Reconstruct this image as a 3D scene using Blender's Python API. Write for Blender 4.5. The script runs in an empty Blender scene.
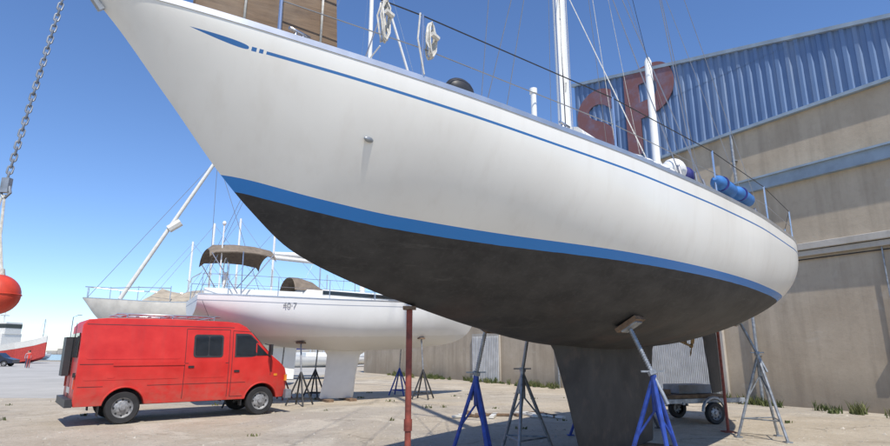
import bpy, bmesh, math, random
from mathutils import Vector, Matrix
random.seed(7)
scene = bpy.context.scene
R = math.radians

# ------------------------------------------------------------------ materials
class NT:
    def __init__(s, name):
        s.mat = bpy.data.materials.new(name); s.mat.use_nodes = True
        s.t = s.mat.node_tree; s.b = s.t.nodes['Principled BSDF']
    def n(s, typ, **kw):
        nd = s.t.nodes.new(typ)
        for k, v in kw.items(): setattr(nd, k, v)
        return nd
    def l(s, a, b): s.t.links.new(a, b)
    def m(s, op, a, b=None, c=None):
        nd = s.n('ShaderNodeMath', operation=op)
        for i, x in enumerate((a, b, c)):
            if x is None: continue
            if isinstance(x, (int, float)): nd.inputs[i].default_value = x
            else: s.l(x, nd.inputs[i])
        return nd.outputs[0]
    def mix(s, fac, a, b):
        nd = s.n('ShaderNodeMix', data_type='RGBA')
        for x, i in ((fac, 0), (a, 6), (b, 7)):
            if isinstance(x, (int, float)): nd.inputs[i].default_value = x
            elif isinstance(x, tuple): nd.inputs[i].default_value = (*x, 1)
            else: s.l(x, nd.inputs[i])
        return nd.outputs[2]
    def noise(s, scale, detail=5, rough=.55, vec=None, dist=0):
        nd = s.n('ShaderNodeTexNoise'); nd.inputs['Scale'].default_value = scale
        nd.inputs['Detail'].default_value = detail; nd.inputs['Roughness'].default_value = rough
        nd.inputs['Distortion'].default_value = dist
        s.l(vec if vec is not None else s.coord(), nd.inputs['Vector'])
        return nd.outputs['Fac']
    def coord(s, scale=None):
        if not hasattr(s, 'tc'): s.tc = s.n('ShaderNodeTexCoord')
        o = s.tc.outputs['Object']
        if scale:
            mp = s.n('ShaderNodeMapping'); mp.inputs['Scale'].default_value = scale
            s.l(o, mp.inputs['Vector']); o = mp.outputs[0]
        return o
    def ramp(s, fac, a, b):
        nd = s.n('ShaderNodeMapRange'); nd.inputs[1].default_value = a; nd.inputs[2].default_value = b
        s.l(fac, nd.inputs[0]); return nd.outputs[0]
    def bump(s, h, strength=.3, dist=.02):
        nd = s.n('ShaderNodeBump'); nd.inputs['Strength'].default_value = strength
        nd.inputs['Distance'].default_value = dist
        s.l(h, nd.inputs['Height']); s.l(nd.outputs[0], s.b.inputs['Normal'])

def simple(name, col, rough=.5, metal=0, var=.12, scale=6, bump=0, spec=None):
    t = NT(name)
    nz = t.noise(scale)
    d = tuple(c*(1-var*2) for c in col); h = tuple(min(1, c*(1+var)) for c in col)
    t.l(t.mix(t.ramp(nz, .3, .7), d, h), t.b.inputs['Base Color'])
    t.b.inputs['Roughness'].default_value = rough; t.b.inputs['Metallic'].default_value = metal
    if bump: t.bump(t.noise(scale*8), bump, .01)
    return t.mat

M = {}
M['white'] = simple('white_gelcoat', (.78,.78,.75), .3, var=.04, scale=2)
M['offwhite'] = simple('offwhite', (.66,.65,.6), .5, var=.06)
M['alu'] = simple('aluminium', (.6,.6,.6), .35, .8, var=.08)
M['steel'] = simple('stainless', (.6,.6,.62), .22, .9, var=.05)
M['galv'] = simple('galvanised', (.33,.35,.37), .5, .6, var=.2, scale=12)
M['wire'] = simple('rigging_wire', (.3,.3,.31), .4, .6, var=.05)
M['blackwire'] = simple('black_line', (.02,.02,.022), .6)
M['rope'] = simple('rope', (.62,.6,.54), .9, var=.15, scale=40)
M['bluepaint'] = simple('blue_paint', (.02,.06,.32), .45, var=.25, scale=10)
M['redpost'] = simple('red_oxide', (.25,.055,.035), .65, var=.25, scale=12)
M['rust'] = simple('dark_steel', (.11,.09,.085), .7, .3, var=.3, scale=14, bump=.2)
M['wood'] = simple('old_wood', (.2,.13,.08), .8, var=.25, scale=9, bump=.3)
M['black'] = simple('black_rubber', (.022,.022,.023), .75, var=.2)
M['blackpl'] = simple('black_plastic', (.035,.035,.037), .5, var=.1)
M['glass'] = simple('dark_glass', (.02,.024,.028), .06, var=.1)
M['blue'] = simple('blue_cloth', (.04,.17,.45), .6, var=.15, scale=10)
M['navy'] = simple('navy_cloth', (.03,.035,.2), .7, var=.2, scale=10)
M['canvas'] = simple('tan_canvas', (.2,.16,.12), .85, var=.15, scale=7, bump=.2)
M['tarp'] = simple('tan_tarp', (.42,.36,.27), .8, var=.15, scale=3, bump=.3)
M['creamhull'] = simple('cream_hull', (.6,.57,.5), .5, var=.1, scale=2)
M['sail'] = simple('sailcloth', (.7,.7,.68), .75, var=.06, scale=8, bump=.3)
M['bronze'] = simple('bronze', (.22,.15,.07), .5, .7, var=.25, scale=10)
M['deck'] = simple('deck_nonslip', (.55,.54,.5), .8, var=.06)
M['skin'] = simple('skin', (.5,.3,.22), .6)
M['hair'] = simple('hair', (.03,.02,.015), .8)
M['buoy'] = simple('buoy_red', (.62,.06,.03), .45, var=.15, scale=5)
M['carblue'] = simple('car_dark_blue', (.015,.02,.04), .25, var=.05)
M['cargrey'] = simple('car_silver', (.4,.41,.42), .25, .3, var=.03)
M['shipred'] = simple('ship_red', (.45,.05,.04), .5)
M['stone'] = simple('pebble', (.44,.40,.33), .9, var=.3, scale=3)
M['grey'] = simple('grey_plastic', (.2,.21,.23), .5)
M['lamp'] = simple('lamp_lens', (.55,.06,.03), .2)
M['amber'] = simple('amber_lens', (.7,.25,.03), .2)
M['hub'] = simple('steel_wheel', (.33,.33,.33), .5, .4, var=.25, scale=14)

t = NT('plywood')
g = t.noise(3, 8, .65, t.coord((1.2, 1.2, 9)), .6); c = t.mix(t.ramp(g, .3, .7), (.085,.05,.028), (.20,.13,.075))
c = t.mix(t.m('MULTIPLY', t.ramp(t.noise(2.5, 5), .5, .7), .5), c, (.24,.19,.14))
t.l(c, t.b.inputs['Base Color']); t.b.inputs['Roughness'].default_value = .75; t.bump(g, .3, .01); M['ply'] = t.mat

t = NT('van_red_paint')
nz = t.noise(2.2, 6); sep = t.n('ShaderNodeSeparateXYZ'); t.l(t.coord(), sep.inputs[0])
c = t.mix(t.ramp(nz, .3, .75), (.50,.018,.014), (.66,.035,.026))
sk = t.noise(1, 6, .6, t.coord((6, 6, .5)))
c = t.mix(t.m('MULTIPLY', t.ramp(sk, .5, .75), .25), c, (.38,.05,.04))
dirt = t.m('MULTIPLY', t.ramp(sep.outputs[2], 1.2, .35), t.ramp(t.noise(7), .3, .75))
c = t.mix(t.m('MULTIPLY', dirt, .5), c, (.28,.17,.12))
t.l(c, t.b.inputs['Base Color']); t.l(t.m('ADD', .28, t.m('MULTIPLY', nz, .3)), t.b.inputs['Roughness'])
t.bump(t.noise(1.6, 2), .12, .03)
M['red'] = t.mat

t = NT('hull_paint')
def attr(nm):
    a = t.n('ShaderNodeAttribute', attribute_name=nm); return a.outputs['Fac']
lv, cv, sc = attr('lv'), attr('cv'), attr('sc')
white = t.mix(t.ramp(t.noise(1.2, 6), .35, .7), (.73,.71,.65), (.785,.77,.71))
streak = t.noise(1.0, 5, .6, t.coord((9, 9, .6)))
white = t.mix(t.m('MULTIPLY', t.ramp(streak, .5, .8), .24), white, (.55,.50,.42))
bl = (.02,.2,.56)
n1 = t.noise(2.6, 8, .62, t.coord((1, 1, 2.2))); n2 = t.noise(22, 6, .7)
under = t.mix(t.ramp(n1, .36, .66), (.018,.018,.019), (.044,.043,.042))
under = t.mix(t.m('MULTIPLY', t.ramp(n2, .5, .78), .45), under, (.075,.074,.07))
low = t.m('MULTIPLY', t.ramp(lv, -.35, -.7), t.ramp(t.noise(1.6, 6), .5, .66))
under = t.mix(t.m('MULTIPLY', low, .6), under, (.10,.062,.05))
scr = t.noise(1.0, 6, .7, t.coord((2.0, 2.0, 26)))
under = t.mix(t.m('MULTIPLY', t.ramp(scr, .6, .72), .35), under, (.12,.118,.11))
wob = t.m('MULTIPLY', t.m('SUBTRACT', t.noise(7, 2), .5), .006)
lvw = t.m('ADD', lv, wob)
isunder = t.m('LESS_THAN', lvw, -.07)
isstripe = t.m('LESS_THAN', lv, 0)
cc = t.m('ADD', .115, t.m('MULTIPLY', sc, .004))
d = t.m('ABSOLUTE', t.m('SUBTRACT', cv, cc))
cove = t.m('MULTIPLY', t.m('LESS_THAN', d, .0085), t.m('GREATER_THAN', sc, -.005))
r = t.m('DIVIDE', t.m('ADD', sc, .37), .28)
rc = t.m('MINIMUM', t.m('MAXIMUM', r, 0), 1)
hw = t.m('MULTIPLY', t.m('MULTIPLY', rc, .028), t.m('POWER', t.m('SUBTRACT', 1, rc), .3))
ctr = t.m('ADD', .115, t.m('MULTIPLY', t.m('SUBTRACT', rc, 1), .03))
arrow = t.m('LESS_THAN', t.m('ABSOLUTE', t.m('SUBTRACT', cv, ctr)), hw)
dots = t.m('MULTIPLY', t.m('LESS_THAN', d, .011), t.m('MAXIMUM',
        t.m('LESS_THAN', t.m('ABSOLUTE', t.m('ADD', sc, .065)), .012),
        t.m('LESS_THAN', t.m('ABSOLUTE', t.m('ADD', sc, .03)), .01)))
mk = t.m('MAXIMUM', cove, t.m('MAXIMUM', arrow, dots))
c = t.mix(mk, white, (.03,.14,.36))
c = t.mix(isstripe, c, bl); c = t.mix(isunder, c, under)
t.l(c, t.b.inputs['Base Color'])
t.l(t.m('ADD', .25, t.m('MULTIPLY', isunder, .42)), t.b.inputs['Roughness'])
t.bump(t.m('ADD', t.m('MULTIPLY', n2, t.m('MULTIPLY', isunder, .4)), t.noise(1.3, 1)), .12, .012)
M['hull'] = t.mat

t = NT('antifouling')
n1 = t.noise(2.2, 8, .6); c = t.mix(t.ramp(n1, .35, .68), (.026,.026,.027), (.055,.053,.051))
c = t.mix(t.m('MULTIPLY', t.ramp(t.noise(5, 6), .55, .7), .4), c, (.10,.078,.065))
t.l(c, t.b.inputs['Base Color']); t.b.inputs['Roughness'].default_value = .75
t.bump(t.noise(20), .25, .01); M['anti'] = t.mat

# ground: sandy, sun-bleached yard
t = NT('ground_gravel')
big = t.noise(.13, 5, .6, None, .8); mid = t.noise(.8, 8, .68); fine = t.noise(11, 8, .75); vf = t.noise(60, 4, .8)
c = t.mix(t.ramp(mid, .3, .7), (.39,.325,.235), (.54,.47,.365))
c = t.mix(t.m('MULTIPLY', t.ramp(big, .47, .56), .6), c, (.36,.33,.285))
c = t.mix(t.m('MULTIPLY', t.ramp(t.noise(.3, 7, .7, None, 1.2), .54, .6), .55), c, (.61,.55,.44))
c = t.mix(t.m('MULTIPLY', t.ramp(fine, .47, .72), .6), c, (.22,.18,.13))
c = t.mix(t.m('MULTIPLY', t.ramp(vf, .55, .72), .6), c, (.68,.62,.52))
vo = t.n('ShaderNodeTexVoronoi', feature='DISTANCE_TO_EDGE'); vo.inputs['Scale'].default_value = .3
wn = t.n('ShaderNodeTexNoise'); wn.inputs['Scale'].default_value = 1.3; wn.inputs['Detail'].default_value = 6
t.l(t.coord(), wn.inputs['Vector'])
vm = t.n('ShaderNodeVectorMath', operation='MULTIPLY_ADD'); t.l(wn.outputs['Color'], vm.inputs[0])
vm.inputs[1].default_value = (1.6, 1.6, 0); t.l(t.coord(), vm.inputs[2]); t.l(vm.outputs[0], vo.inputs['Vector'])
crack = t.m('MULTIPLY', t.m('LESS_THAN', vo.outputs[0], .008), t.ramp(t.noise(.35, 3), .46, .62))
c = t.mix(t.m('MULTIPLY', crack, .55), c, (.14,.12,.09))
stain = t.ramp(t.noise(.5, 5, .55, None, 1.5), .6, .68)
c = t.mix(t.m('MULTIPLY', stain, .45), c, (.22,.19,.145))
t.l(c, t.b.inputs['Base Color']); t.b.inputs['Roughness'].default_value = .92
t.bump(t.m('ADD', t.m('ADD', fine, t.m('MULTIPLY', mid, 1.5)), t.m('MULTIPLY', vf, .5)), .8, .04); M['ground'] = t.mat

t = NT('quay_concrete')
mid = t.noise(.25, 7, .65); fine = t.noise(9, 7, .7)
c = t.mix(t.ramp(mid, .35, .65), (.36,.345,.31), (.46,.44,.40))
c = t.mix(t.m('MULTIPLY', t.ramp(fine, .5, .8), .4), c, (.25,.24,.22))
t.l(c, t.b.inputs['Base Color']); t.b.inputs['Roughness'].default_value = .9
t.bump(fine, .3, .02); M['quay'] = t.mat

t = NT('harbour_water'); t.b.inputs['Base Color'].default_value = (.02,.05,.08,1)
t.b.inputs['Roughness'].default_value = .15; t.bump(t.noise(1.5), .4, .1); M['water'] = t.mat

def wallmat(name, a, b, st):
    t = NT(name)
    n1 = t.noise(.5, 7, .6); n2 = t.noise(5, 7, .7); sk = t.noise(1, 6, .6, t.coord((1.6, 1.6, .14)))
    c = t.mix(t.ramp(n1, .35, .65), a, b)
    c = t.mix(t.m('MULTIPLY', t.ramp(sk, .47, .72), .65), c, st)
    c = t.mix(t.m('MULTIPLY', t.ramp(n2, .5, .8), .35), c, st)
    c = t.mix(t.m('MULTIPLY', t.ramp(t.noise(.9, 4, .5, None, 1), .62, .66), .3), c, (.5,.445,.36))
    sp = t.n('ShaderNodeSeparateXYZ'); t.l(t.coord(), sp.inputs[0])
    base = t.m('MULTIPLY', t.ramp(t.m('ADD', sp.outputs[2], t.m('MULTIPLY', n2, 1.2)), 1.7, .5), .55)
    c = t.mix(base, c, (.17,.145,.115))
    t.l(c, t.b.inputs['Base Color']); t.b.inputs['Roughness'].default_value = .9
    t.bump(n2, .4, .02); return t.mat
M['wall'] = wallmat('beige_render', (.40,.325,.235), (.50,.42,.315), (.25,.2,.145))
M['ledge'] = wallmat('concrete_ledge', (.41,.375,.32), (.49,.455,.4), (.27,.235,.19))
M['beam'] = simple('grey_blue_beam', (.27,.34,.41), .6, var=.12, scale=2)
t = NT('faded_blue_cladding')
sk = t.noise(1, 6, .6, t.coord((4, 4, .3))); n1 = t.noise(.6, 5)
c = t.mix(t.ramp(n1, .3, .7), (.10,.175,.33), (.145,.23,.39))
c = t.mix(t.m('MULTIPLY', t.ramp(sk, .48, .78), .6), c, (.25,.30,.37))
t.l(c, t.b.inputs['Base Color']); t.b.inputs['Roughness'].default_value = .6; M['clad'] = t.mat
t = NT('faded_logo')
c = t.mix(t.ramp(t.noise(1.6, 7, .65), .48, .68), (.21,.095,.095), (.20,.15,.2))
t.l(c, t.b.inputs['Base Color']); t.b.inputs['Roughness'].default_value = .8; M['logo'] = t.mat
M['shutter'] = simple('white_shutter', (.55,.56,.56), .5, var=.1, scale=3)
t = NT('grass_weeds')
c = t.mix(t.ramp(t.noise(1.5), .35, .7), (.05,.08,.02), (.15,.15,.05))
t.l(c, t.b.inputs['Base Color']); t.b.inputs['Roughness'].default_value = .8; M['grass'] = t.mat

# ------------------------------------------------------------------ builder
def empty(name, loc=(0,0,0), rz=0, scale=1):
    o = bpy.data.objects.new(name, None); scene.collection.objects.link(o)
    o.location = loc; o.rotation_euler = (0,0,rz); o.scale = (scale,)*3
    return o
def sfx(i): return '' if i == 0 else '.%03d' % i

class MB:
    def __init__(s): s.v=[]; s.f=[]; s.m=[]; s.sm=[]
    def add(s, vs, fs, mat=0, smooth=False):
        o = len(s.v); s.v += [tuple(v) for v in vs]
        for f in fs: s.f.append([i+o for i in f]); s.m.append(mat); s.sm.append(smooth)
    def box(s, c, size, mat=0, rot=None):
        x,y,z = [a/2 for a in size]
        vs = [Vector((i*x,j*y,k*z)) for i in (-1,1) for j in (-1,1) for k in (-1,1)]
        if rot is not None: vs = [rot @ v for v in vs]
        vs = [v+Vector(c) for v in vs]
        s.add(vs, [(0,1,3,2),(4,6,7,5),(0,4,5,1),(2,3,7,6),(0,2,6,4),(1,5,7,3)], mat)
    def beam(s, a, b, w, h, mat=0):
        a=Vector(a); b=Vector(b); d=b-a
        rot = d.to_track_quat('X','Z').to_matrix()
        s.box((a+b)/2, (d.length,w,h), mat, rot)
    def tube(s, pts, r, mat=0, n=8, cap=True, closed=False):
        pts=[Vector(p) for p in pts]; N=len(pts)
        rs = r if isinstance(r,(list,tuple)) else [r]*N
        vs=[]; ref=None
        for i,p in enumerate(pts):
            if closed: tg=pts[(i+1)%N]-pts[i-1]
            else: tg=pts[min(i+1,N-1)]-pts[max(i-1,0)]
            tg.normalize()
            if ref is None:
                ref=Vector((0,0,1)) if abs(tg.z)<.9 else Vector((1,0,0))
            u=(ref-tg*ref.dot(tg)); u.normalize(); ref=u; w=tg.cross(u)
            for k in range(n):
                a=2*math.pi*k/n; vs.append(p+(u*math.cos(a)+w*math.sin(a))*rs[i])
        fs=[]
        for i in range(N if closed else N-1):
            j=(i+1)%N
            for k in range(n):
                k2=(k+1)%n; fs.append((i*n+k,i*n+k2,j*n+k2,j*n+k))
        s.add(vs,fs,mat,True)
        if cap and not closed:
            o=len(s.v)-len(vs)
            s.f.append([o+k for k in range(n)][::-1]); s.m.append(mat); s.sm.append(False)
            s.f.append([o+(N-1)*n+k for k in range(n)]); s.m.append(mat); s.sm.append(False)
    def ell(s, c, r, mat=0, seg=16, rings=10, rot=None):
        vs=[];fs=[]
        for i in range(rings+1):
            th=math.pi*i/rings
            for k in range(seg):
                a=2*math.pi*k/seg
                v=Vector((r[0]*math.sin(th)*math.cos(a), r[1]*math.sin(th)*math.sin(a), r[2]*math.cos(th)))
                if rot is not None: v=rot@v
                vs.append(v+Vector(c))
        for i in range(rings):
            for k in range(seg):
                k2=(k+1)%seg
                if i==0: fs.append((k,(i+1)*seg+k,(i+1)*seg+k2))
                elif i==rings-1: fs.append((i*seg+k,(i+1)*seg+k,i*seg+k2))
                else: fs.append((i*seg+k,(i+1)*seg+k,(i+1)*seg+k2,i*seg+k2))
        s.add(vs,fs,mat,True)
    def prism(s, a, b, mat=0, smooth=False):
        n=len(a); vs=list(a)+list(b)
        fs=[tuple(range(n))[::-1], tuple(range(n,2*n))]
        fs+=[(i,(i+1)%n,n+(i+1)%n,n+i) for i in range(n)]
        s.add(vs,fs,mat,smooth)
    def loft(s, loops, mat=0, closed=True, smooth=True, caps=False):
        n=len(loops[0]); vs=[v for l in loops for v in l]; fs=[]
        for i in range(len(loops)-1):
            for k in range(n if closed else n-1):
                k2=(k+1)%n; fs.append((i*n+k,i*n+k2,(i+1)*n+k2,(i+1)*n+k))
        s.add(vs,fs,mat,smooth)
        if caps:
            o=len(s.v)-len(vs)
            s.f.append([o+k for k in range(n)][::-1]); s.m.append(mat); s.sm.append(False)
            s.f.append([o+(len(loops)-1)*n+k for k in range(n)]); s.m.append(mat); s.sm.append(False)
    def build(s, name, mats, parent=None, loc=(0,0,0), rz=0, bevel=0, fix=True, sharp=40):
        me=bpy.data.meshes.new(name); me.from_pydata(s.v,[],s.f)
        for k in mats: me.materials.append(M[k])
        me.polygons.foreach_set('material_index', s.m)
        me.polygons.foreach_set('use_smooth', s.sm)
        if fix:
            bm=bmesh.new(); bm.from_mesh(me); bmesh.ops.recalc_face_normals(bm, faces=bm.faces)
            for e in bm.edges:
                if len(e.link_faces)==2 and e.calc_face_angle(0)>R(sharp): e.smooth=False
            bm.to_mesh(me); bm.free()
        me.update()
        o=bpy.data.objects.new(name,me); scene.collection.objects.link(o)
        o.location=loc; o.rotation_euler=(0,0,rz)
        if parent: o.parent=parent
        if bevel:
            b=o.modifiers.new('bevel','BEVEL'); b.width=bevel; b.segments=2; b.limit_method='ANGLE'; b.angle_limit=R(40)
        return o

def pchip(pts):
    xs=[p[0] for p in pts]; ys=[p[1] for p in pts]; n=len(xs)
    h=[xs[i+1]-xs[i] for i in range(n-1)]; dl=[(ys[i+1]-ys[i])/h[i] for i in range(n-1)]
    d=[0]*n
    for i in range(1,n-1):
        if dl[i-1]*dl[i]>0:
            w1=2*h[i]+h[i-1]; w2=h[i]+2*h[i-1]; d[i]=(w1+w2)/(w1/dl[i-1]+w2/dl[i])
    d[0]=dl[0]; d[-1]=dl[-1]
    def f(x):
        if x<=xs[0]: return ys[0]+d[0]*(x-xs[0])
        if x>=xs[-1]: return ys[-1]+d[-1]*(x-xs[-1])
        i=0
        while x>xs[i+1]: i+=1
        t=(x-xs[i])/h[i]
        return ((1+2*t)*(1-t)**2*ys[i]+t*(1-t)**2*h[i]*d[i]+t*t*(3-2*t)*ys[i+1]+t*t*(t-1)*h[i]*d[i+1])
    return f

class Hull:
    def __init__(s, zk, zd, b, n, m, s0, s1):
        s.zk=pchip(zk); s.zd=pchip(zd); s.b=pchip(b); s.n=pchip(n); s.m=pchip(m); s.s0=s0; s.s1=s1
    def hw(s, x, z):
        zk=s.zk(x); zd=s.zd(x); t=max(0,min(1,(z-zk)/max(1e-4,zd-zk)))
        return max(0,s.b(x))*(1-(1-t)**s.n(x))**s.m(x)
    def zat(s, x, l):
        zk=s.zk(x); zd=s.zd(x); f=min(1,l/s.b(x))
        t=1-(1-f**(1/s.m(x)))**(1/s.n(x)); return zk+(zd-zk)*t
    def mesh(s, name, mats, parent, NS=150, NR=40, stripe=None, railh=.032, deckm=None):
        st=[s.s0+(s.s1-s.s0)*((i/NS)**1.35) for i in range(NS+1)]
        vs=[];A=[];B=[];C=[]
        for x in st:
            zk=min(s.zk(x), s.zd(x)-.004); zd=s.zd(x)
            for j in range(-NR,NR+1):
                t=(abs(j)/NR)**1.6; z=zk+(zd-zk)*t
                y=s.hw(x,z)*(1 if j>0 else -1)
                vs.append((x,y,z)); A.append(z-(stripe(x) if stripe else 0)); B.append(zd-z); C.append(x)
        W=2*NR+1; fs=[]
        for i in range(NS):
            for j in range(W-1):
                fs.append((i*W+j,i*W+j+1,(i+1)*W+j+1,(i+1)*W+j))
        mb=MB(); mb.add(vs,fs,0,True)
        mb.f.append([NS*W+j for j in range(W)]); mb.m.append(0); mb.sm.append(False)
        o=mb.build(name,mats,parent,sharp=60)
        for nm,arr in (('lv',A),('cv',B),('sc',C)):
            at=o.data.attributes.new(nm,'FLOAT','POINT'); at.data.foreach_set('value',arr)
        d=MB(); loops=[]
        for x in st[::3]:
            b=max(.001,s.b(x)-.004); z=s.zd(x)
            loops.append([(x,b*k/5,z-.006+.05*(b)*(1-(k/5)**2)) for k in range(-5,6)])
        d.loft(loops,0,closed=False)
        d.build(name+'_deck',[deckm or 'deck'],parent)
        tr=MB()
        for sg in (-1,1):
            loops=[]
            for x in st[::2]:
                b=max(.002,s.b(x)); z=s.zd(x)
                loops.append([(x,sg*(b+.006),z-.004),(x,sg*(b+.006),z+railh),(x,sg*max(0,b-.014),z+railh),(x,sg*max(0,b-.014),z-.004)])
            tr.loft(loops,0,closed=True,smooth=False)
        tr.build(name+'_toe_rail',['alu'],parent)
        return o

def foil(mb, sections, mat=0, N=16):
    loops=[]
    for le,te,z,th in sections:
        lp=[]; c=te-le
        for k in range(2*N):
            a=math.pi*k/N; u=(1-math.cos(a))/2
            y=th*2.6*(.2969*math.sqrt(u)-.126*u-.3516*u*u+.2843*u**3-.1036*u**4)*1.9
            lp.append((le+c*u,(y if a<math.pi else -y),z))
        loops.append(lp)
    mb.loft(loops,mat,caps=True)

# ------------------------------------------------------------------ main yacht
K=1.25
A0=(-1.3*K,3.1*K,1.6); PHI=R(50)
boat=empty('sailing_yacht',A0,PHI,K)
stripe=pchip([(-1,1.06),(0,1.0),(.5,.915),(1,.86),(2,.82),(3,.81),(5,.79),(7,.78),(11,.82)])
H=Hull(zk=[(-.84,1.80),(-.75,1.745),(-.35,1.36),(0,1.0),(.2,.83),(.5,.63),(1,.475),(1.6,.352),(2.5,.206),(3.78,.07),(5,.03),(6.5,.08),(8,.28),(9,.5),(10,.78),(10.9,1.03)],
       zd=[(-.84,1.81),(.3,1.72),(1.1,1.625),(2,1.575),(4,1.535),(7,1.55),(9,1.6),(10.9,1.64)],
       b=[(-.84,.015),(-.5,.2),(.3,.56),(1.1,.93),(2.1,1.22),(3,1.42),(4.5,1.63),(6,1.74),(7.5,1.76),(8.7,1.65),(10,1.3),(10.9,1.0)],
       n=[(-.84,1.2),(1,1.7),(3,2.5),(5,3.0),(8,2.9),(10.9,2.2)],
       m=[(-.84,1.0),(1,.9),(3,.7),(5,.62),(8,.62),(10.9,.62)], s0=-.84,s1=10.9)
H.mesh('hull',['hull'],boat,NS=190,NR=56,stripe=stripe)

mb=MB()
foil(mb,[(3.6,6.75,.2,.2),(3.8,6.6,.02,.17),(4.05,6.48,-.5,.14),(4.3,6.38,-1.12,.13),(4.34,6.34,-1.15,.1)])
mb.build('keel',['anti'],boat)
mb=MB()
foil(mb,[(8.9,9.9,.62,.07),(9.1,9.95,.2,.06),(9.3,9.95,-.7,.05)])
mb.build('rudder',['anti'],boat)
mb=MB()
mb.tube([(7.6,0,.2),(8.35,0,.1)],[.02,.02],0); mb.ell((8.38,0,.1),(.06,.035,.035),0)
for k in range(2):
    a=k*math.pi+.25; rot=Matrix.Rotation(a,3,'X')@Matrix.Rotation(R(70),3,'Z')
    mb.ell(Vector((8.4,0,.1))+Matrix.Rotation(a,3,'X')@Vector((.02,0,.09)),(.012,.045,.09),0,rot=rot)
mb.beam((8.1,0,.33),(8.1,0,.12),.02,.09,0)
mb.build('propeller',['bronze'],boat)

mb=MB(); loops=[]
for x,w,h in [(2.6,.35,.06),(3.0,.6,.2),(3.6,.75,.3),(5.5,.9,.36),(7.0,.92,.38),(7.2,.9,.3)]:
    z=H.zd(x); loops.append([(x,-w-.06,z),(x,-w,z+h*.8),(x,-w*.8,z+h),(x,0,z+h+.05),(x,w*.8,z+h),(x,w,z+h*.8),(x,w+.06,z)])
mb.loft(loops,0,closed=False,caps=True,smooth=False)
for sg in (-1,1):
    mb.beam((7.3,sg*.95,1.68),(9.6,sg*.75,1.74),.06,.26,0)
    mb.tube([(7.8,sg*1.05,1.6),(7.8,sg*1.05,1.9)],[.1,.075],1,n=14)
    mb.beam((4.0,sg*.89,1.8),(6.6,sg*.97,1.84),.02,.1,2)
mb.build('coachroof',['white','steel','glass'],boat)

mb=MB()
mx=4.3
prof=[(.085*math.cos(a)*1.15,.075*math.sin(a)) for a in [2*math.pi*k/16 for k in range(16)]]
mb.loft([[(mx+p[0],p[1],z) for p in prof] for z in (1.5,9,17.2)],0,caps=True)
for z,w in ((7.0,.95),(11.8,.75)):
    for sg in (-1,1): mb.tube([(mx,0,z),(mx+.1,sg*w,z+.06)],.03,0)
mb.tube([(mx+.1,0,2.45),(mx+4.0,0,2.5)],.07,0,n=12)
mb.tube([(mx+.2,0,2.6),(mx+2,0,2.63),(mx+3.9,0,2.58)],[.14,.12,.07],1,n=12)
for dz in (2.2,2.5): mb.tube([(mx-.02,-.08,dz),(mx-.02,-.15,dz)],.05,2,n=10)
mb.tube([(mx+.03,-.09,2.1),(mx+.03,-.1,16)],.006,2,n=5); mb.tube([(mx+.07,-.07,2.1),(mx+.05,-.07,16)],.006,3,n=5)
mb.tube([(mx-.08,-.05,2.1),(mx-.085,-.06,16)],.005,4,n=5)
mb.tube([(mx-.09,0,1.6),(mx-.092,0,17)],.012,2,n=5)
mb.build('mast',['white','sail','steel','rope','blackwire'],boat)
mb=MB(); mb.tube([(7.5,0,1.55),(7.5,0,4.9),(7.5,0,4.98)],[.066,.06,.03],0,n=12)
mb.tube([(7.5,0,3.2),(8.8,.4,1.65)],.015,0); mb.tube([(7.5,0,3.2),(8.8,-.4,1.65)],.015,0)
mb.build('radar_pole',['white'],boat)

mb=MB()
def wl(a,b,r=.005,m=0): mb.tube([a,b],r,m,n=5,cap=False)
top=(mx,0,17.1)
wl((-.72,0,1.8),top,.008)
wl((.9,0,1.7),(mx,0,12),.006)
wl((10.7,.0,1.62),top,.007)
for sg in (-1,1):
    ch=(mx,sg*1.45,1.54)
    wl(ch,(mx+.1,sg*.95,7.06),.006); wl((mx+.1,sg*.95,7.06),(mx+.1,sg*.75,11.86),.006); wl((mx+.1,sg*.75,11.86),top,.006)
    wl((mx-.35,sg*1.42,1.54),(mx,0,7.0),.006); wl((mx+.35,sg*1.47,1.54),(mx,0,7.0),.006)
    wl((8.9,sg*1.3,1.58),(mx,0,11.8),.005)
    wl((6.6,sg*1.5,1.55),(mx,0,9.8),.004)
    mb.tube([(mx-.35,sg*1.42,1.56),(mx-.33,sg*1.37,1.8)],.014,0,n=6); mb.tube([(mx+.35,sg*1.47,1.56),(mx+.33,sg*1.41,1.8)],.014,0,n=6); mb.tube([ch,(mx,sg*1.43,1.8)],.014,0,n=6)
wl((7.5,0,4.95),(mx,0,8.5),.004); wl((7.5,0,4.9),(10.6,.0,1.65),.004)
wl((7.2,-.5,1.8),(mx,0,11),.004,2); wl((5.6,-.1,2.6),(mx,0,10),.004,1); wl((7.2,.1,2.6),(mx,0,10),.004,1)
p=[]
for i in range(15):
    u=i/14; p.append((2.6+1.7*u,-.9+.9*u,2.3+2.4*u*u))
mb.tube(p,.005,1,n=5,cap=False)
mb.tube([(3.3,-1.3,1.7),(3.9,-.3,4.2),(4.2,0,8)],.005,1,n=5,cap=False)
mb.build('standing_rigging',['wire','rope','blackwire'],boat)

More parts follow.
